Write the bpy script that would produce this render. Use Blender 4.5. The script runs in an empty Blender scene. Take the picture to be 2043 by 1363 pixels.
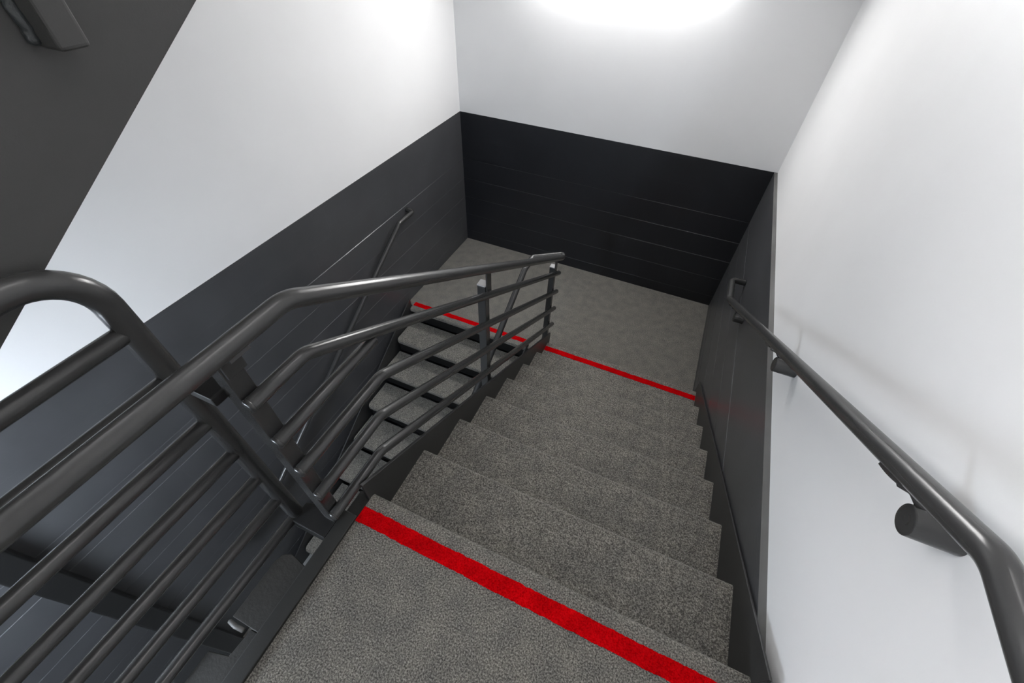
import bpy, bmesh, math, random
from mathutils import Vector, Matrix
C = bpy.context.scene.collection
PI = math.pi

# ------------------------------------------------------------------ dimensions
R_ = 0.178            # riser
T_ = 0.29838          # tread
SL = R_ / T_
ZM = -8 * R_          # middle landing level
YN = 7 * T_           # nosing of the middle landing / last tread
XL, XR, XW = -1.537, 1.292, 1.317
YB = 3.4516
YF = -4.2             # wall behind the viewer
ZF = -16 * R_         # bottom floor
ZC = 3.3              # ceiling

# ------------------------------------------------------------------ materials
def new_mat(name):
    m = bpy.data.materials.new(name); m.use_nodes = True
    nt = m.node_tree; b = nt.nodes['Principled BSDF']
    return m, nt, b
def N(nt, t, **kw):
    n = nt.nodes.new(t)
    for k, v in kw.items():
        if k in n.inputs: n.inputs[k].default_value = v
        else: setattr(n, k, v)
    return n
def ramp(nt, stops):
    r = nt.nodes.new('ShaderNodeValToRGB')
    e = r.color_ramp.elements
    while len(e) < len(stops): e.new(0.5)
    for i, (p, c) in enumerate(stops):
        e[i].position = p; e[i].color = (*c, 1) if len(c) == 3 else c
    return r

def paint(name, col, rough, spec=0.5, bump=0.05, scale=60, mottling=0.08, metallic=0.0, stretch=None):
    m, nt, b = new_mat(name)
    tc = N(nt, 'ShaderNodeTexCoord')
    mp = N(nt, 'ShaderNodeMapping')
    if stretch: mp.inputs['Scale'].default_value = stretch
    nt.links.new(tc.outputs['Object'], mp.inputs['Vector'])
    n1 = N(nt, 'ShaderNodeTexNoise', Scale=scale, Detail=5.0, Roughness=0.6)
    nt.links.new(mp.outputs['Vector'], n1.inputs['Vector'])
    n2 = N(nt, 'ShaderNodeTexNoise', Scale=2.5, Detail=3.0)
    nt.links.new(tc.outputs['Object'], n2.inputs['Vector'])
    lo = tuple(c * (1 - mottling) for c in col); hi = tuple(min(1, c * (1 + mottling)) for c in col)
    r = ramp(nt, [(0.3, lo), (0.7, hi)])
    nt.links.new(n2.outputs['Fac'], r.inputs['Fac'])
    nt.links.new(r.outputs['Color'], b.inputs['Base Color'])
    bp = N(nt, 'ShaderNodeBump', Strength=bump, Distance=0.002)
    nt.links.new(n1.outputs['Fac'], bp.inputs['Height'])
    nt.links.new(bp.outputs['Normal'], b.inputs['Normal'])
    b.inputs['Roughness'].default_value = rough
    b.inputs['Specular IOR Level'].default_value = spec
    b.inputs['Metallic'].default_value = metallic
    return m

def block_paint(name, col, rough, rot):
    """dark glossy paint over concrete block: vertical joints and roller texture as bump"""
    m, nt, b = new_mat(name)
    tc = N(nt, 'ShaderNodeTexCoord')
    sp = N(nt, 'ShaderNodeSeparateXYZ'); cb = N(nt, 'ShaderNodeCombineXYZ')
    nt.links.new(tc.outputs['Object'], sp.inputs[0])
    nt.links.new(sp.outputs[rot], cb.inputs[0]); nt.links.new(sp.outputs['Z'], cb.inputs[1])
    mp = N(nt, 'ShaderNodeMapping'); mp.inputs['Location'].default_value = (0.115, 0.032, 0)
    nt.links.new(cb.outputs[0], mp.inputs['Vector'])
    br = N(nt, 'ShaderNodeTexBrick'); br.offset = 0.5
    br.inputs['Color1'].default_value = (1, 1, 1, 1); br.inputs['Color2'].default_value = (1, 1, 1, 1)
    br.inputs['Mortar'].default_value = (0, 0, 0, 1)
    br.inputs['Scale'].default_value = 1.0
    br.inputs['Brick Width'].default_value = 0.405; br.inputs['Row Height'].default_value = 0.2135
    br.inputs['Mortar Size'].default_value = 0.0012; br.inputs['Mortar Smooth'].default_value = 0.3
    nt.links.new(mp.outputs['Vector'], br.inputs['Vector'])
    nf = N(nt, 'ShaderNodeTexNoise', Scale=90.0, Detail=5.0, Roughness=0.65)
    ms = N(nt, 'ShaderNodeMapping'); ms.inputs['Scale'].default_value = (0.35, 0.35, 1.6)
    nt.links.new(tc.outputs['Object'], ms.inputs['Vector'])
    nt.links.new(ms.outputs['Vector'], nf.inputs['Vector'])
    nm = N(nt, 'ShaderNodeTexNoise', Scale=3.2, Detail=4.0)
    nt.links.new(tc.outputs['Object'], nm.inputs['Vector'])
    # joints fade in and out along the wall
    fade = ramp(nt, [(0.42, (0, 0, 0)), (0.6, (1, 1, 1))])
    nt.links.new(nm.outputs['Fac'], fade.inputs['Fac'])
    inv = N(nt, 'ShaderNodeMath', operation='SUBTRACT'); inv.inputs[0].default_value = 1
    nt.links.new(br.outputs['Fac'], inv.inputs[1])
    mul = N(nt, 'ShaderNodeMath', operation='MULTIPLY')
    nt.links.new(br.outputs['Fac'], mul.inputs[0]); nt.links.new(fade.outputs['Color'], mul.inputs[1])
    b1 = N(nt, 'ShaderNodeBump', Strength=0.35, Distance=0.003); b1.invert = True
    nt.links.new(mul.outputs[0], b1.inputs['Height'])
    b2 = N(nt, 'ShaderNodeBump', Strength=0.14, Distance=0.002)
    nt.links.new(nf.outputs['Fac'], b2.inputs['Height']); nt.links.new(b1.outputs['Normal'], b2.inputs['Normal'])
    nt.links.new(b2.outputs['Normal'], b.inputs['Normal'])
    lo = tuple(c * 0.88 for c in col); hi = tuple(c * 1.12 for c in col)
    r = ramp(nt, [(0.3, lo), (0.7, hi)])
    nt.links.new(nm.outputs['Fac'], r.inputs['Fac'])
    nt.links.new(r.outputs['Color'], b.inputs['Base Color'])
    b.inputs['Roughness'].default_value = rough
    b.inputs['Specular IOR Level'].default_value = 0.5
    return m

def carpet_mat(name, dark, mid, light, bump=0.9, sheen=0.12):
    m, nt, b = new_mat(name)
    tc = N(nt, 'ShaderNodeTexCoord')
    n1 = N(nt, 'ShaderNodeTexNoise', Scale=210.0, Detail=4.0, Roughness=0.7)
    n2 = N(nt, 'ShaderNodeTexNoise', Scale=14.0, Detail=3.0)
    n3 = N(nt, 'ShaderNodeTexNoise', Scale=150.0, Detail=3.0, Roughness=0.6)
    for n in (n1, n2, n3): nt.links.new(tc.outputs['Object'], n.inputs['Vector'])
    r = ramp(nt, [(0.37, dark), (0.5, mid), (0.64, light)])
    nt.links.new(n1.outputs['Fac'], r.inputs['Fac'])
    r2 = ramp(nt, [(0.3, (0.84, 0.84, 0.84)), (0.7, (1.14, 1.12, 1.08))])
    nt.links.new(n2.outputs['Fac'], r2.inputs['Fac'])
    mx = N(nt, 'ShaderNodeMix', data_type='RGBA', blend_type='MULTIPLY'); mx.inputs[0].default_value = 1
    nt.links.new(r.outputs['Color'], mx.inputs[6]); nt.links.new(r2.outputs['Color'], mx.inputs[7])
    nt.links.new(mx.outputs[2], b.inputs['Base Color'])
    ad = N(nt, 'ShaderNodeMath', operation='ADD')
    nt.links.new(n1.outputs['Fac'], ad.inputs[0]); nt.links.new(n3.outputs['Fac'], ad.inputs[1])
    bp = N(nt, 'ShaderNodeBump', Strength=bump, Distance=0.004)
    nt.links.new(ad.outputs[0], bp.inputs['Height'])
    nt.links.new(bp.outputs['Normal'], b.inputs['Normal'])
    b.inputs['Roughness'].default_value = 1.0
    b.inputs['Specular IOR Level'].default_value = sheen * 0.8
    b.inputs['Sheen Weight'].default_value = sheen
    b.inputs['Sheen Roughness'].default_value = 0.5
    return m

def emit_mat(name, col, strength):
    m, nt, b = new_mat(name)
    b.inputs['Base Color'].default_value = (0.9, 0.9, 0.9, 1)
    b.inputs['Emission Color'].default_value = (*col, 1)
    b.inputs['Emission Strength'].default_value = strength
    return m

M_WHITE = paint('white_wall_paint', (0.81, 0.81, 0.812), 0.5, 0.3, 0.05, 120, 0.015)
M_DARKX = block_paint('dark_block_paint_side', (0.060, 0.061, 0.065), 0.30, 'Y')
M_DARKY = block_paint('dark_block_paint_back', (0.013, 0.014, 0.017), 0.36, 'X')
M_STEEL = paint('charcoal_gloss_paint', (0.036, 0.036, 0.036), 0.26, 0.5, 0.0, 260, 0.06)
M_PLATE = paint('charcoal_satin_paint', (0.026, 0.026, 0.026), 0.42, 0.45, 0.10, 160, 0.15)
M_WELD  = paint('lumpy_weld_paint', (0.03, 0.034, 0.036), 0.3, 0.5, 0.9, 90, 0.2)
M_UPPER = paint('charcoal_plate_paint', (0.050, 0.050, 0.049), 0.6, 0.35, 0.15, 260, 0.08)
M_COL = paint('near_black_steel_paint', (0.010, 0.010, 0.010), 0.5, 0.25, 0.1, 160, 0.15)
M_BEAM = paint('dark_beam_paint', (0.015, 0.015, 0.014), 0.5, 0.35, 0.1, 160, 0.15)
M_CAP = paint('pale_grey_cap', (0.34, 0.34, 0.34), 0.35, 0.5, 0.0, 100, 0.05)
M_COLG = paint('black_gloss_paint', (0.010, 0.010, 0.010), 0.3, 0.5, 0.0, 160, 0.1)
M_LEDGE = paint('worn_grey_ledge_paint', (0.11, 0.11, 0.107), 0.5, 0.4, 0.4, 60, 0.3)
M_CARPET = carpet_mat('grey_loop_carpet', (0.045, 0.043, 0.040), (0.150, 0.144, 0.130), (0.33, 0.318, 0.290))
M_RED = carpet_mat('red_stripe_paint_on_carpet', (0.27, 0.0005, 0.002), (0.43, 0.001, 0.003), (0.54, 0.003, 0.006), 0.5, 0.0)
M_CONC = paint('grey_concrete', (0.22, 0.22, 0.21), 0.8, 0.3, 0.3, 40, 0.15)
M_LIT = emit_mat('lit_diffuser', (1.0, 0.99, 0.98), 44.0)
M_LITC = emit_mat('lit_diffuser_ceiling', (1.0, 0.985, 0.975), 6.0)
M_LITF = emit_mat('fill_light_front', (1.0, 0.985, 0.985), 4.0)
M_LITS = emit_mat('fill_light_left_high', (0.98, 0.985, 1.0), 64.0)
M_LITB = emit_mat('fill_light_cool', (0.80, 0.89, 1.0), 56.0)

# ------------------------------------------------------------------ mesh helpers
def link(name, bm, mat, parent=None, smooth=False, bevel=0, seg=2, auto=None):
    me = bpy.data.meshes.new(name)
    bmesh.ops.recalc_face_normals(bm, faces=bm.faces)
    bm.to_mesh(me); bm.free()
    for mm in (mat if isinstance(mat, (list, tuple)) else [mat]): me.materials.append(mm)
    o = bpy.data.objects.new(name, me); C.objects.link(o)
    if parent is not None: o.parent = parent
    if smooth:
        for p in me.polygons: p.use_smooth = True
    if auto is not None:
        # smooth except at sharp edges
        for p in me.polygons: p.use_smooth = True
        b2 = bmesh.new(); b2.from_mesh(me)
        for e in b2.edges:
            if len(e.link_faces) == 2 and e.calc_face_angle(0) > auto: e.smooth = False
        b2.to_mesh(me); b2.free()
    if bevel:
        md = o.modifiers.new('bevel', 'BEVEL'); md.width = bevel; md.segments = seg
        md.limit_method = 'ANGLE'; md.angle_limit = math.radians(40)
    return o
def box(bm, x0, x1, y0, y1, z0, z1, mi=0):
    v = [bm.verts.new(p) for p in ((x0,y0,z0),(x1,y0,z0),(x1,y1,z0),(x0,y1,z0),(x0,y0,z1),(x1,y0,z1),(x1,y1,z1),(x0,y1,z1))]
    for f in ((0,3,2,1),(4,5,6,7),(0,1,5,4),(1,2,6,5),(2,3,7,6),(3,0,4,7)):
        fc = bm.faces.new([v[i] for i in f]); fc.material_index = mi
def prism_x(bm, pts, x0, x1, mi=0):
    """polygon in (y, z), extruded along x"""
    a = [bm.verts.new((x0, p[0], p[1])) for p in pts]; b = [bm.verts.new((x1, p[0], p[1])) for p in pts]
    fs = [bm.faces.new(a), bm.faces.new(b[::-1])]
    for i in range(len(pts)):
        j = (i + 1) % len(pts); fs.append(bm.faces.new((a[i], b[i], b[j], a[j])))
    for f in fs: f.material_index = mi
def fillet(path, rads, n=10):
    out = [Vector(path[0])]
    for i in range(1, len(path) - 1):
        p0, p, p1 = Vector(path[i-1]), Vector(path[i]), Vector(path[i+1])
        a = (p0 - p).normalized(); b = (p1 - p).normalized()
        ang = a.angle(b); r = rads[i-1] if isinstance(rads, (list, tuple)) else rads
        d = r / math.tan(ang / 2) if ang < PI - 1e-4 else 0
        d = min(d, (p0 - p).length * 0.499, (p1 - p).length * 0.499)
        if d < 1e-6: out.append(p); continue
        rr = d * math.tan(ang / 2)
        c = p + (a + b).normalized() * (rr / math.sin(ang / 2))
        s = (p + a * d) - c; e = (p + b * d) - c
        th = s.angle(e); ax = s.cross(e).normalized()
        for k in range(n + 1):
            out.append(c + Matrix.Rotation(th * k / n, 3, ax) @ s)
    out.append(Vector(path[-1]))
    return out
def tube(bm, pts, r, seg=24, cap=0.003):
    pts = [Vector(p) for p in pts]
    tg = []
    for i in range(len(pts)):
        a = pts[max(i-1, 0)]; b = pts[min(i+1, len(pts)-1)]
        tg.append((b - a).normalized())
    u = tg[0].orthogonal().normalized()
    rings = []
    P = []; Rr = []
    P.append((pts[0], tg[0], r - cap)); P.append((pts[0] + tg[0] * cap, tg[0], r))
    for p, t in list(zip(pts, tg))[1:-1]: P.append((p, t, r))
    P.append((pts[-1] - tg[-1] * cap, tg[-1], r)); P.append((pts[-1], tg[-1], r - cap))
    for p, t, rr in P:
        u = (u - t * u.dot(t)).normalized(); w = t.cross(u)
        rings.append([bm.verts.new(p + (u * math.cos(2*PI*k/seg) + w * math.sin(2*PI*k/seg)) * rr) for k in range(seg)])
    for a, b in zip(rings, rings[1:]):
        for k in range(seg):
            bm.faces.new((a[k], a[(k+1) % seg], b[(k+1) % seg], b[k]))
    bm.faces.new(rings[0][::-1]); bm.faces.new(rings[-1])
def disc_stack(bm, o, ax, prof, seg=36):
    """lathe about axis ax from o; prof = [(t, r), ...]"""
    ax = Vector(ax).normalized(); u = ax.orthogonal().normalized(); w = ax.cross(u); o = Vector(o)
    rings = []
    for t, r in prof:
        rings.append([bm.verts.new(o + ax*t + (u*math.cos(2*PI*k/seg) + w*math.sin(2*PI*k/seg))*max(r, 1e-4)) for k in range(seg)])
    for a, b in zip(rings, rings[1:]):
        for k in range(seg): bm.faces.new((a[k], a[(k+1)%seg], b[(k+1)%seg], b[k]))
    bm.faces.new(rings[0][::-1]); bm.faces.new(rings[-1])
def empty(name, loc, label, cat, group=None):
    o = bpy.data.objects.new(name, None); C.objects.link(o); o.location = loc
    o.empty_display_size = 0.1
    o['label'] = label; o['category'] = cat
    if group: o['group'] = group
    return o
def part(name, bm, mat, root, label=None, **kw):
    o = link(name, bm, mat, root, **kw)
    if root is not None:
        o.matrix_parent_inverse = Matrix.Translation(root.location).inverted() if root.parent is None and root.type == 'EMPTY' else Matrix()
    if label: o['label'] = label
    return o
def struct(name, bm, mat, **kw):
    o = link(name, bm, mat, **kw); o['kind'] = 'structure'; return o

# ------------------------------------------------------------------ the shell
def course_profile(z0, z1, depths):
    """(depth, z) outline of the dark block face from z1 down to z0: shallow joints between courses"""
    out = [(0, z1)]
    k = 0
    while True:
        z = -0.459 - 0.2135 * k
        if z < z0 + 0.01: break
        d = depths[k] if k < len(depths) else 0.0011
        g = 0.0016 + d * 0.9; k += 1
        out += [(0, z + g), (d, z + g*0.3), (d, z - g*0.3), (0, z - g)]
    out.append((0, z0))
    return out
def wall_x(name, xw, xd, sgn, y0, y1):
    """wall facing the room across x; xw white face, xd dark face, sgn +1 when the room lies at larger x"""
    bm = bmesh.new()
    back = xw - sgn * 0.2
    pr = course_profile(ZF, -0.005, [0.0032, 0.0013, 0.0022, 0.0012, 0.0016])
    pts = [(xw, ZC), (xw, -0.005)] + [(xd - sgn*d, z) for d, z in pr] + [(back, ZF), (back, ZC)]
    a = [bm.verts.new((x, y0, z)) for x, z in pts]; b = [bm.verts.new((x, y1, z)) for x, z in pts]
    n = len(pts)
    for i in range(n):
        j = (i+1) % n
        f = bm.faces.new((a[i], b[i], b[j], a[j]))
        f.material_index = 0 if i == 0 or i >= n-3 else (2 if i == 1 else 1)
    bm.faces.new(a); bm.faces.new(b[::-1])
    return struct(name, bm, [M_WHITE, M_DARKX, M_LEDGE])
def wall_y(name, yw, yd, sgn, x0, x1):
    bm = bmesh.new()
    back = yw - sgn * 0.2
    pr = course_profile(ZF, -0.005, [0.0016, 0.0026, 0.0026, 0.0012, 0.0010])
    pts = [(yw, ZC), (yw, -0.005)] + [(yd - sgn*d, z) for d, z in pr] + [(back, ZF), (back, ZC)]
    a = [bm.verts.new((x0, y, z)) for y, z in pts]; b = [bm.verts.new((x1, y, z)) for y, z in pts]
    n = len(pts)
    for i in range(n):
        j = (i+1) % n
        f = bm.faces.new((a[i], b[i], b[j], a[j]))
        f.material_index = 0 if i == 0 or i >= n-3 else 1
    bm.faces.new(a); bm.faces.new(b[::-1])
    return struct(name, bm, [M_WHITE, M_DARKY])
wall_x('wall_left', XL, XL + 0.003, 1, YF - 0.2, YB + 0.2)
wall_x('wall_right', XW, XR, -1, YF - 0.2, YB + 0.2)
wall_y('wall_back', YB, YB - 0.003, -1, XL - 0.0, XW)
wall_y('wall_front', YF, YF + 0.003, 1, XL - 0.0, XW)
bm = bmesh.new(); box(bm, XL-0.2, XW+0.2, YF-0.2, YB+0.2, ZF-0.15, ZF); struct('floor', bm, M_CONC)
bm = bmesh.new(); box(bm, XL-0.2, XW+0.2, YF-0.2, YB+0.2, ZC, ZC+0.15); struct('ceiling', bm, M_WHITE)

# ------------------------------------------------------------------ landings
def stripe_bm(x0, x1, y0, y1, z, seed):
    """painted band whose long edges wander a little over the carpet pile"""
    rnd = random.Random(seed); bm = bmesh.new()
    n = int((x1 - x0) / 0.004); lo = []; hi = []
    a = b = 0.0
    for i in range(n + 1):
        x = x0 + (x1 - x0) * i / n
        a = a * 0.75 + rnd.uniform(-0.0011, 0.0011); b = b * 0.75 + rnd.uniform(-0.0011, 0.0011)
        lo.append([bm.verts.new((x, y0 + a, z + h)) for h in (0.0, 0.0022)])
        hi.append([bm.verts.new((x, y1 + b, z + h)) for h in (0.0, 0.0022)])
    for i in range(n):
        bm.faces.new((lo[i][1], lo[i+1][1], hi[i+1][1], hi[i][1]))
        bm.faces.new((lo[i][0], hi[i][0], hi[i+1][0], lo[i+1][0]))
        bm.faces.new((lo[i][0], lo[i+1][0], lo[i+1][1], lo[i][1]))
        bm.faces.new((hi[i][0], hi[i][1], hi[i+1][1], hi[i+1][0]))
    bm.faces.new((lo[0][0], lo[0][1], hi[0][1], hi[0][0])); bm.faces.new((lo[n][0], hi[n][0], hi[n][1], lo[n][1]))
    return bm
def rounded_slab(y0, y1, z, th=0.038, r=0.016, front=-1, n=6):
    """(y,z) outline of a carpeted slab with its rounded nosing at the 'front' end"""
    if front > 0:
        pts = [(y0, z), ]
        for k in range(n+1):
            a = PI/2 - (PI/2)*k/n; pts.append((y1 - r + r*math.cos(a), z - r + r*math.sin(a)))
        for k in range(n+1):
            a = -(PI/2)*k/n; pts.append((y1 - r + r*math.cos(a), z - th + r + r*math.sin(a)))
        pts.append((y0, z - th)); return pts
    return [(y0 + y1 - y, zz) for y, zz in rounded_slab(y0, y1, z, th, r, 1, n)][::-1]

up = empty('stair_landing', (0.6, -0.3, 0), 'upper grey carpeted landing in the foreground with a wide red stripe near its edge', 'landing')
bm = bmesh.new(); prism_x(bm, rounded_slab(YF + 0.006, 0.0, 0.0, 0.05, 0.018, 1), 0.0, 1.279)
part('carpet', bm, M_CARPET, up, auto=0.7)
bm = stripe_bm(0.0, 1.277, -0.108, -0.054, 0.0, 3)
part('red_stripe', bm, M_RED, up, 'red stripe painted on the carpet')
bm = bmesh.new(); box(bm, -0.052, 0.0, YF + 0.006, -0.095, -0.24, 0.012)
box(bm, -0.052, 0.0, -0.095, -0.012, -0.24, -0.004)
box(bm, 0.0, 1.279, YF + 0.006, -0.03, -0.24, -0.05)
box(bm, XL+0.006, -0.052, YF + 0.006, -2.1, -0.24, -0.05)
part('edge_beam', bm, M_BEAM, up, 'charcoal steel edge channel', bevel=0.003)
bm = bmesh.new(); box(bm, 1.279, 1.290, YF + 0.006, -0.02, -0.24, 0.10)
part('skirting', bm, M_PLATE, up, bevel=0.002)
def plate(name, pts, z0, z1, parent, mat, bev=0.002):
    bm = bmesh.new()
    a = [bm.verts.new((x, y, z0)) for x, y in pts]; b = [bm.verts.new((x, y, z1)) for x, y in pts]
    bm.faces.new(a[::-1]); bm.faces.new(b)
    for i in range(len(pts)):
        j = (i+1) % len(pts); bm.faces.new((a[i], a[j], b[j], b[i]))
    return part(name, bm, mat, parent, bevel=bev)
M_FL = paint('dusty_charcoal_plate', (0.014, 0.013, 0.011), 0.6, 0.35, 0.6, 70, 0.35)
plate('flange_plate', [(-0.052, -0.485), (-0.052, -0.292), (-0.120, -0.280), (-0.145, -0.292), (-0.155, -0.318), (-0.155, -0.485)], -0.03, -0.002, up, M_FL)
plate('flange_plate', [(-0.052, -1.10), (-0.052, -0.487), (-0.085, -0.487), (-0.092, -0.56), (-0.155, -0.575), (-0.155, -1.10)], -0.04, -0.012, up, M_FL)
bm = bmesh.new(); tube(bm, [(-0.158, -0.497, -0.008), (-0.130, -0.50, -0.004), (-0.098, -0.498, -0.006)], 0.007, 10)
part('weld_bead', bm, M_LEDGE, up, 'pale lump of weld', smooth=True)

mid = empty('stair_landing', (0, 2.8, ZM), 'lower grey carpeted landing between the two flights at the dark back wall', 'landing')
bm = bmesh.new()
box(bm, XL+0.006, XR-0.003, YN + 0.05, YB-0.008, ZM - 0.05, ZM)
box(bm, -0.19, XR-0.003, YN + 0.002, YN + 0.05, ZM - 0.05, ZM)
prism_x(bm, rounded_slab(YN, YN + 0.05, ZM, 0.05, 0.018, -1), -1.465, -0.205)
part('carpet', bm, M_CARPET, mid, auto=0.7)
bm = stripe_bm(-1.463, -0.207, YN + 0.052, YN + 0.102, ZM, 5)
part('red_stripe', bm, M_RED, mid, 'red stripe along the edge above the left flight')
bm = bmesh.new(); box(bm, XL+0.006, XR-0.003, YN + 0.05, YB-0.008, ZM - 0.3, ZM - 0.05)
part('landing_slab', bm, M_PLATE, mid)

# ------------------------------------------------------------------ flights
def tread_bm(x0, x1, y_nose, z, side, depth=T_, th=0.045, rc=0.0):
    """carpet-wrapped tread; side=+1 descends towards +y (nosing at larger y)"""
    bm = bmesh.new()
    back = y_nose - side * (depth + 0.012)
    pts = rounded_slab(min(back, y_nose), max(back, y_nose), z, th, 0.017, side)
    if rc <= 0:
        prism_x(bm, pts, x0, x1); return bm
    # rounded corners in plan at the nosing: sections narrowing towards the ends
    secs = []
    n = 7
    for k in range(n + 1):
        a = PI/2 * k / n; secs.append((x0 + rc - rc*math.cos(PI/2 - a) if False else x0 + rc*(1 - math.sin(PI/2 - PI/2*k/n + 0) ) if False else x0 + rc*(1-math.cos(a)), rc*(1-math.sin(a))))
    secs_r = [(x1 - (sx - x0), c) for sx, c in secs][::-1]
    secs = secs + secs_r
    rings = []
    for sx, cut in secs:
        ring = []
        for y, zz in pts:
            # pull back the nosing only
            if side > 0: yy = min(y, y_nose - 0.03) if abs(y - back) < 1e-6 else y - cut
            else: yy = y if abs(y - back) < 1e-6 else y + cut
            ring.append(bm.verts.new((sx, yy, zz)))
        rings.append(ring)
    m = len(pts)
    for a, b in zip(rings, rings[1:]):
        for i in range(m):
            j = (i+1) % m; bm.faces.new((a[i], b[i], b[j], a[j]))
    bm.faces.new(rings[0]); bm.faces.new(rings[-1][::-1])
    return bm
def clone_part(src, root, dz, dy):
    c = src.copy(); C.objects.link(c); c.parent = root
    c.matrix_parent_inverse = src.matrix_parent_inverse.copy()
    c.location = src.location + Vector((0, dy, dz))
    return c

# right flight: seven treads down to the middle landing
fr = empty('stair_flight', (0.64, 1.0, ZM), 'carpeted right flight going down from the foreground landing to the lower landing', 'staircase', 'carpeted stair flights')
fr['label'] = 'carpeted right flight going down from the foreground landing to the lower landing'
t0 = part('tread', tread_bm(0.0, 1.279, T_, -R_, 1), M_CARPET, fr, auto=0.7)
for k in range(1, 7): clone_part(t0, fr, -R_*k, T_*k)
bm = bmesh.new(); box(bm, 0.001, 1.278, -0.052, -0.022, -R_ , -0.05)
r0 = part('riser', bm, M_CARPET, fr)
for k in range(1, 8): clone_part(r0, fr, -R_*k, T_*k)
bm = stripe_bm(0.0, 1.277, YN - 0.104, YN - 0.054, -7*R_, 7)
part('red_stripe', bm, M_RED, fr, 'red stripe painted across the lowest tread')
def stringer_pts(y0, y1, h, drop, ztop_flat, zlow):
    zl = lambda y: -SL * y
    return [(y0, zl(0) + ztop_flat), (y0 + 0.02, zl(y0+0.02) + h), (y1, zl(y1) + h), (y1, zlow), (y1 - 0.12, zl(y1) - drop + 0.1), (y0, zl(y0) - drop)]
bm = bmesh.new()
prism_x(bm, [(-0.028, 0.112), (YN + 0.045, -SL*(YN+0.045) + 0.10), (YN + 0.045, ZM + 0.001), (YN - 0.1, ZM - 0.12), (-0.028, -0.24)], -0.012, 0.0)
part('stringer', bm, M_PLATE, fr, bevel=0.0015)
bm = bmesh.new()
prism_x(bm, [(-0.02, 0.112), (YN + 0.06, -SL*(YN+0.06) + 0.085), (YN + 0.06, ZM), (YN - 0.1, ZM - 0.12), (-0.02, -0.24)], 1.279, 1.287)
part('stringer', bm, M_PLATE, fr, bevel=0.0015)

# left flight: from the middle landing down towards the viewer
fl = empty('stair_flight', (-0.8, 0.9, ZF), 'shadowed left flight seen through the guard rails, going down below the lower landing', 'staircase', 'carpeted stair flights')
t0 = part('tread', tread_bm(-1.465, -0.205, YN - T_, ZM - R_, -1, rc=0.035), M_CARPET, fl, auto=0.7)
for k in range(1, 7): clone_part(t0, fl, -R_*k, -T_*k)
bm = bmesh.new(); box(bm, -1.464, -0.206, YN + 0.035, YN + 0.055, ZM - R_, ZM - 0.05)
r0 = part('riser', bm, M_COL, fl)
for k in range(1, 8): clone_part(r0, fl, -R_*k, -T_*k)
def left_str(x0, x1, h):
    b = bmesh.new()
    f = lambda y: ZM - SL*(YN - y)
    prism_x(b, [(YN + 0.04, f(YN + 0.04) + h), (YN + 0.04, ZM - 0.28), (0.0, ZF - 0.0), (-0.10, ZF), (-0.10, f(-0.10) + h)], x0, x1)
    return b
part('stringer', left_str(-0.204, -0.192, 0.06), M_PLATE, fl, bevel=0.0015)
part('stringer', left_str(-1.487, -1.475, 0.07), M_PLATE, fl, bevel=0.0015)

# flight overhead at the left, rising from behind the viewer
fo = empty('stair_flight', (-0.85, -2.2, 0), 'dark underside edge of the upper flight rising across the top left corner', 'staircase', 'carpeted stair flights')
zb = lambda y: 1.184 + 0.634 * y
def up_str(x0, x1):
    b = bmesh.new()
    ys, ye = -1.94, 1.95
    prism_x(b, [(ys, max(zb(ys), -0.05)), (ye, zb(ye)), (ye, zb(ye) + 0.36), (ys, zb(ys) + 0.36)], x0, x1)
    return b
part('stringer', up_str(-0.236, -0.2225), M_UPPER, fo, bevel=0.0015)
part('stringer', up_str(-1.53, -1.518), M_UPPER, fo, bevel=0.0015)
b = bmesh.new()
prism_x(b, [(-1.94, zb(-1.94) + 0.03), (1.95, zb(1.95) + 0.03), (1.95, zb(1.95) + 0.05), (-1.94, zb(-1.94) + 0.05)], -1.518, -0.237)
part('soffit', b, M_UPPER, fo)
tu = part('tread', tread_bm(-1.518, -0.237, -1.90, zb(-1.90) + 0.29, -1), M_CARPET, fo, auto=0.7)
for k in range(1, 12): clone_part(tu, fo, 0.634*T_*k, T_*k)
b = bmesh.new(); box(b, -1.518, -0.237, -1.875, -1.86, zb(-1.90) + 0.10, zb(-1.90) + 0.25)
ru = part('riser', b, M_UPPER, fo)
for k in range(1, 12): clone_part(ru, fo, 0.634*T_*k, T_*k)

# post foot of the upper guard, welded to the face of that stringer
og = empty('guard_post', (-0.197, 0.03, 1.31), 'square post foot welded to the upper flight stringer in the top left corner', 'post')
b = bmesh.new(); box(b, -0.2222, -0.172, -0.012, 0.029, 1.325, 2.4)
part('post', b, M_UPPER, og, bevel=0.006, seg=3)
b = bmesh.new()
rnd = random.Random(4)
tube(b, [(-0.2165 + rnd.uniform(-.002, .002), -0.0145 + rnd.uniform(-.002, .002), 1.331 + 0.007*i) for i in range(40)], 0.0085, 12)
part('weld_bead', b, M_WELD, og, 'lumpy weld bead down the side', smooth=True)

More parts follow.
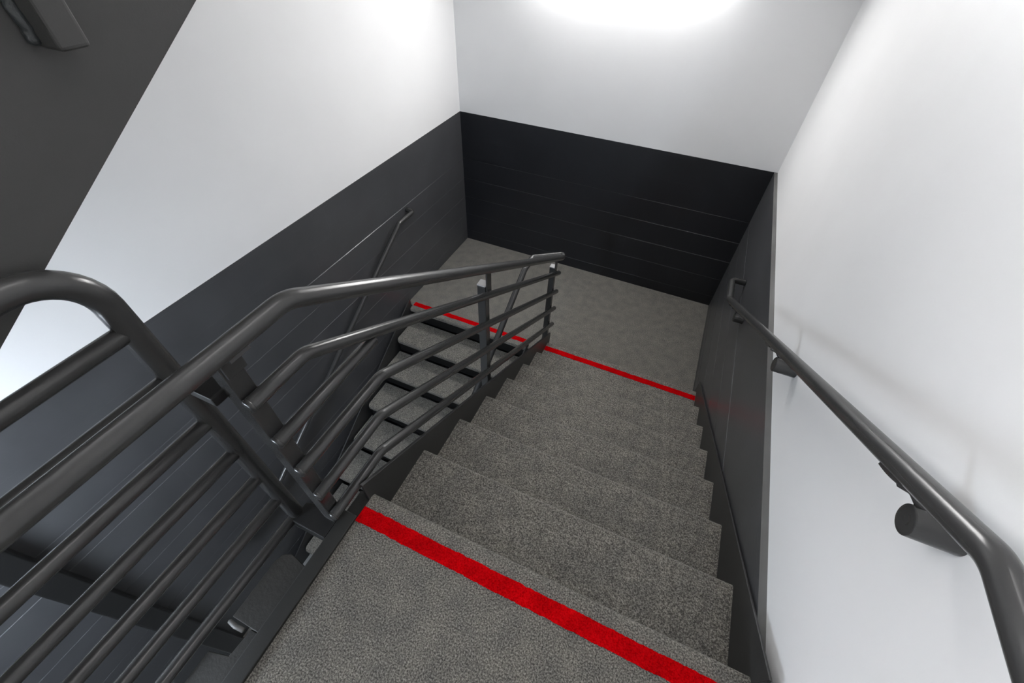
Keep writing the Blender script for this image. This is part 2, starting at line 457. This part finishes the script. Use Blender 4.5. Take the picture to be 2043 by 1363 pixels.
# ------------------------------------------------------------------ central guard rail with its handrail
PX = -0.035; PR = 0.0185; HR = 0.0215
g = empty('guard_rail', (-0.078, 1.1, ZM), 'charcoal pipe guard rail between the flights with square posts and a looped handrail', 'railing')
ze = -SL
ye = 2.275
def rail(path, r=PR, name='rail', root=g, rads=0.07, label=None):
    b = bmesh.new(); tube(b, fillet(path, rads), r, 28)
    return part(name, b, M_STEEL, root, label, smooth=False, auto=0.9)
z1 = 0.72
rail([(PX, -0.147, z1), (PX, 0.022, z1), (PX, ye, z1 - SL*(ye - 0.022))])
rail([(PX, -0.147, 0.562), (PX, 0.24, 0.562)])
rail([(PX, -0.147, 0.405), (PX, 0.222, 0.405), (PX, ye, 0.405 - SL*(ye - 0.222))])
rail([(PX, -0.147, 0.247), (PX, 0.166, 0.247), (PX, ye, 0.247 - SL*(ye - 0.166))])
rail([(PX, -0.147, 0.085), (PX, 0.115, 0.085), (PX, ye, 0.085 - SL*(ye - 0.115))])
# weld beads where the rails start on the first post
for z in (z1, 0.562, 0.405, 0.247, 0.085):
    b = bmesh.new(); disc_stack(b, (PX, -0.1505, z), (0, 1, 0), [(0, 0.010), (0.002, 0.0165), (0.006, 0.0192), (0.010, 0.0188)], 20)
    part('rail_cap', b, M_STEEL, g, smooth=True)
def post(y, ztop, zbot, root=g, w=0.0225, xc=-0.0765, cap=True):
    b = bmesh.new()
    s = SL * w
    lo = zbot
    v = []
    for z, sg in ((lo, 0), (ztop, 1)):
        for x_, y_ in ((-w, -w), (w, -w), (w, w), (-w, w)):
            v.append(b.verts.new((xc + x_, y + y_, z)))
    for f in ((0,3,2,1),(4,5,6,7),(0,1,5,4),(1,2,6,5),(2,3,7,6),(3,0,4,7)): b.faces.new([v[i] for i in f])
    p = part('post', b, M_STEEL, root, bevel=0.004, seg=3)
    c = bmesh.new(); box(c, xc - w - 0.001, xc + w + 0.001, y - w - 0.001, y + w + 0.001, ztop + 0.0002, ztop + 0.007)
    c = part('post_cap', c, M_CAP if cap else M_STEEL, root, 'pale post cap' if cap else None, bevel=0.003, seg=3)
    return p
post(-0.122, 0.842, -0.10, cap=False)
P2Y, P3Y = 1.035, 2.235
hz = lambda y: 0.91 - SL * (y - 0.018)
post(P2Y, hz(P2Y) - 0.135, -SL*P2Y - 0.2)
post(P3Y, hz(P3Y) - 0.135, ZM + 0.0)
# bracket from each post to the handrail: upright flat bar bent under the pipe
def br(y, ztop, flat=False):
    b = bmesh.new()
    zz = (0.91 if flat else hz(y))
    zc = zz - HR
    prism = [(-0.052, ztop - 0.06), (-0.052, zc - 0.016), (-0.030, zc - 0.004), (0.010, zc + 0.003), (0.012, zc - 0.006), (-0.024, zc - 0.014), (-0.044, zc - 0.026), (-0.044, ztop - 0.06)]
    a = [b.verts.new((x, y - 0.023, z + (0 if flat else SL*0.023))) for x, z in prism]
    c = [b.verts.new((x, y + 0.023, z - (0 if flat else SL*0.023))) for x, z in prism]
    b.faces.new(a); b.faces.new(c[::-1])
    for i in range(len(prism)):
        j = (i+1) % len(prism); b.faces.new((a[i], c[i], c[j], a[j]))
    part('handrail_bracket', b, M_STEEL, g, bevel=0.001)
br(-0.118, 0.862, True); br(P2Y + 0.005, hz(P2Y) - 0.13); br(P3Y - 0.02, hz(P3Y) - 0.13)
# small base at the third post
b = bmesh.new(); box(b, -0.115, -0.040, P3Y - 0.04, P3Y + 0.04, ZM, ZM + 0.008); part('base_plate', b, M_PLATE, g, bevel=0.001)
# the handrail itself: landing extension, slope, U-turn, slope down the left flight
yb, zb_ = 2.165, -0.392
xi = -0.210
rail([(0, -1.05, 0.91), (0, 0.018, 0.91), (0, yb, zb_), (0.0, yb + 0.05, zb_ - 0.004), (xi, yb - 0.055, zb_ - 0.030), (xi, 1.95, zb_ - 0.036), (xi, -0.10, zb_ - 0.036 - SL*2.05)],
     HR, 'handrail', g, [0.10, 0.05, 0.024, 0.024, 0.08], 'round handrail pipe with a looped end')
# ------------------------------------------------------------------ looped landing guard at the left
gl = empty('guard_rail', (-0.2, -0.19, 0), 'large curved pipe guard rail in the left foreground, ending in a rounded bend', 'railing')
gx = -0.2; gy = -0.170; GR = 0.0238
rail([(gx, -2.4, 1.068), (gx, gy, 1.068), (gx, gy, -0.06)], GR, 'top_rail', gl, 0.100, 'top pipe bending down into the end post')
for z in (0.908, 0.765, 0.60, 0.452, 0.302, 0.150, 0.0):
    rail([(gx, -2.4, z), (gx, gy - 0.012, z)], 0.0185, 'rail', gl)
# bars tying the loop to the square post of the central guard
b = bmesh.new(); box(b, gx + 0.012, -0.098, -0.174, -0.112, 0.715, 0.745); part("tie_bar", b, M_COL, gl, bevel=0.004)
b = bmesh.new(); prism_pts = [(gx + 0.005, -0.20), (gx + 0.01, -0.13), (-0.10, -0.10), (-0.052, -0.10), (-0.052, -0.20)]
bb = b
a_ = [bb.verts.new((x, y, -0.05)) for x, y in prism_pts]; c_ = [bb.verts.new((x, y, 0.012)) for x, y in prism_pts]
bb.faces.new(a_[::-1]); bb.faces.new(c_)
for i in range(5):
    j = (i+1) % 5; bb.faces.new((a_[i], a_[j], c_[j], c_[i]))
part('tie_plate', b, M_COL, gl, bevel=0.003)
for y in (-1.3, -2.3):
    b = bmesh.new(); box(b, gx - 0.02, gx + 0.02, y - 0.02, y + 0.02, -0.2, 1.055); part('post', b, M_STEEL, gl, bevel=0.003)
    b = bmesh.new(); box(b, gx, -0.052, y - 0.02, y + 0.02, -0.12, -0.04); part('tie_bar', b, M_STEEL, gl, bevel=0.002)

# steel column against the left wall, seen through the guard
b = bmesh.new(); box(b, XL + 0.004, XL + 0.097, -0.832, -0.722, ZF, zb(-0.832) - 0.005)
col = link('steel_column', b, M_COLG, bevel=0.010, seg=4)
col['label'] = 'dark square steel column standing against the left wall behind the foreground pipes'; col['category'] = 'column'

# ------------------------------------------------------------------ wall handrails
hr = empty('handrail', (1.2, 1.1, 0), 'charcoal round handrail on brackets along the white right wall', 'handrail', 'wall handrails')
hx = 1.2
yt = 0.012; zt = 0.922; ybm = 2.225; zbm = zt - SL*(ybm - yt)
rail([(hx, -0.75, zt), (hx, yt, zt), (hx, ybm, zbm), (hx, ybm + 0.235, zbm), (1.2915, ybm + 0.235, zbm)], 0.0215, 'rail', hr, [0.09, 0.05, 0.03])
def wall_bracket(y, root, sloped=True, wall=XW):
    zr = zt - SL*(y - yt) if sloped else zt
    zc = zr - 0.099
    r = 0.030
    boss = bmesh.new()
    disc_stack(boss, (1.232, y, zc), (1, 0, 0), [(0, 0.006), (0.0005, 0.010), (-0.0006, 0.013), (0.0002, 0.017), (-0.0004, 0.022), (0.0, 0.0275), (0.0015, 0.0295), (0.004, 0.030), (wall - 1.232 - 0.001, 0.0305)], 40)
    bo = part('bracket', boss, M_STEEL, root, auto=0.6)
    arm = bmesh.new()
    ya = y + 0.055; za = (zt - SL*(ya - yt) if sloped else zt) - 0.0235
    tube(arm, fillet([(1.255, y + 0.012, zc + 0.015), (1.232, y + 0.04, zc + 0.034), (1.205, ya - 0.01, za - 0.004)], 0.02), 0.0085, 14)
    a = part('bracket_arm', arm, M_STEEL, bo, smooth=True); a.matrix_parent_inverse = Matrix()
    sd = bmesh.new()
    s = SL if sloped else 0
    pts = []
    for i in range(9):
        th = i/8; yy = ya - 0.035 + 0.07*th; pts.append((yy, za + 0.006 - s*(yy - ya)))
    for i in range(9):
        th = 1 - i/8; yy = ya - 0.035 + 0.07*th; pts.append((yy, za - 0.004 - 0.003*math.sin(PI*th) - s*(yy - ya)))
    prism_x(sd, pts, 1.188, 1.212)
    a = part('saddle', sd, M_STEEL, bo, bevel=0.002)
    a.matrix_parent_inverse = Matrix()
    return bo
wall_bracket(0.162, hr); wall_bracket(1.055, hr); wall_bracket(2.02, hr, wall=XR); wall_bracket(-0.6, hr, False)

hl = empty('handrail', (-1.46, 0.9, -1.2), 'thin looking handrail descending along the dark left wall below the white paint', 'handrail', 'wall handrails')
lx = -1.462
zl0 = -0.502; yl0 = 2.165
rail([(XL + 0.004, 2.385, zl0), (lx, 2.385, zl0), (lx, yl0, zl0), (lx, -0.05, zl0 - SL*1.0*(yl0 + 0.05)), (lx, -0.30, zl0 - SL*(yl0 + 0.05))], 0.0205, 'rail', hl, [0.03, 0.05, 0.08])
for y in (0.05, 1.30):
    z = zl0 - SL*(yl0 - y)
    b = bmesh.new(); disc_stack(b, (-1.49, y, z - 0.075), (-1, 0, 0), [(0, 0.02), (0.002, 0.024), (0.0425, 0.025)], 24)
    bo = part('bracket', b, M_STEEL, hl, auto=0.6)
    b = bmesh.new(); tube(b, fillet([(-1.50, y, z - 0.07), (lx, y, z - 0.06), (lx, y, z - 0.012)], 0.02), 0.008, 12)
    a = part('bracket_arm', b, M_STEEL, bo, smooth=True); a.matrix_parent_inverse = Matrix()

# ------------------------------------------------------------------ lamps and added fill lights
def wall_lamp(name, c, size, mat, label):
    """linear fixture: steel back box and glowing diffuser"""
    r = empty(name, c, label, 'lamp', 'linear stairwell lamps')
    sx, sy, sz = size
    return r
lm = empty('wall_lamp', (-0.17, YB, 1.2), 'long lit fluorescent wall fixture high on the back wall', 'lamp')
LZ = 1.245
b = bmesh.new(); box(b, -0.86, 0.52, YB - 0.025, YB - 0.0005, LZ, LZ + 0.18)
box(b, -0.86, -0.852, YB - 0.125, YB - 0.025, LZ - 0.015, LZ + 0.18); box(b, 0.512, 0.52, YB - 0.125, YB - 0.025, LZ - 0.015, LZ + 0.18); box(b, -0.852, 0.512, YB - 0.125, YB - 0.025, LZ + 0.15, LZ + 0.18)
part('housing', b, M_WHITE, lm, bevel=0.002)
b = bmesh.new(); prism_x(b, [(YB - 0.026, LZ - 0.002), (YB - 0.026, LZ + 0.148), (YB - 0.115, LZ + 0.148), (YB - 0.115, LZ + 0.03), (YB - 0.108, LZ + 0.01), (YB - 0.09, LZ - 0.002)], -0.850, 0.510); part('diffuser', b, M_LIT, lm)
lc = empty('ceiling_lamp', (1.0, 0.9, ZC), 'lit linear ceiling fixture over the right flight', 'lamp')
b = bmesh.new(); box(b, 0.80, 1.10, 0.0, 1.5, ZC - 0.04, ZC); part('housing', b, M_WHITE, lc, bevel=0.003)
b = bmesh.new(); box(b, 0.83, 1.07, 0.03, 1.47, ZC - 0.09, ZC - 0.041); part('diffuser', b, M_LITC, lc, bevel=0.012, seg=3)
lf = empty('wall_lamp', (0.4, YF, 2.0), 'added fill light on the wall behind the upper landing', 'lamp')  # unseen fill light, added behind the viewer to brighten the walls
b = bmesh.new(); box(b, -0.35, 1.15, YF + 0.003, YF + 0.03, 1.60, 1.95); part('housing', b, M_WHITE, lf, bevel=0.003)
b = bmesh.new(); box(b, -0.33, 1.13, YF + 0.031, YF + 0.10, 1.62, 1.93); part('diffuser', b, M_LITF, lf, bevel=0.012, seg=3)
lb = empty('ceiling_lamp', (-0.75, -1.45, 0.33), 'added cool fill light under the upper flight', 'lamp')  # added cool fill, out of view, brightens the left wall below the flight
b = bmesh.new(); box(b, -1.05, -0.75, -0.50, 0.50, -0.03, 0.0); bmesh.ops.rotate(b, verts=b.verts, cent=(0,0,0), matrix=Matrix.Rotation(math.atan(SL), 3, 'X')); bmesh.ops.translate(b, verts=b.verts, vec=(0.15, -1.45, 0.262)); part('housing', b, M_WHITE, lb, bevel=0.003)
b = bmesh.new(); box(b, -1.03, -0.77, -0.48, 0.48, -0.09, -0.031); bmesh.ops.rotate(b, verts=b.verts, cent=(0,0,0), matrix=Matrix.Rotation(math.atan(SL), 3, 'X')); bmesh.ops.translate(b, verts=b.verts, vec=(0.15, -1.45, 0.262)); part('diffuser', b, M_LITB, lb, bevel=0.012, seg=3)
ls = empty('wall_lamp', (XL, -0.2, 2.35), 'added fill light on the left wall above the upper flight', 'lamp')  # invented fill light facing across the stairwell to lift the near right wall
b = bmesh.new(); box(b, XL + 0.001, XL + 0.03, -1.0, 0.6, 2.28, 2.42); part('housing', b, M_WHITE, ls, bevel=0.003)
b = bmesh.new(); box(b, XL + 0.031, XL + 0.10, -0.98, 0.58, 2.29, 2.41); part('diffuser', b, M_LITS, ls, bevel=0.012, seg=3)

# landing above, out of the top of the frame, that shades the far end
ul = empty('stair_landing', (0, 2.8, 2.5), 'landing overhead at the top of the upper flight', 'landing')
bm = bmesh.new(); box(bm, XL+0.006, XW-0.006, 2.12, YB-0.006, 2.45, 2.68); part('landing_slab', bm, M_WHITE, ul)

# ------------------------------------------------------------------ world, camera, view
w = bpy.data.worlds.new('World'); bpy.context.scene.world = w; w.use_nodes = True
w.node_tree.nodes['Background'].inputs[0].default_value = (0.02, 0.02, 0.022, 1)
cam = bpy.data.cameras.new('Camera'); co = bpy.data.objects.new('Camera', cam); C.objects.link(co)
cam.sensor_fit = 'HORIZONTAL'; cam.sensor_width = 36.0
cam.lens = 845.5557 / 2043 * 36.0
cam.clip_start = 0.01
rot = Matrix(((0.9142, -0.3122, 0.2584), (0.4046, 0.6646, -0.6282), (0.0244, 0.6788, 0.7339)))
from mathutils import Euler
co.rotation_euler = Euler((0.7465, -0.0244, 0.4166), 'XYZ')
co.location = (0.6768, -0.3969, 1.5009)
bpy.context.scene.camera = co
vs = bpy.context.scene.view_settings
vs.view_transform = 'Standard'; vs.look = 'None'; vs.gamma = 1.0; vs.use_curve_mapping = False
vs.exposure = 0.33
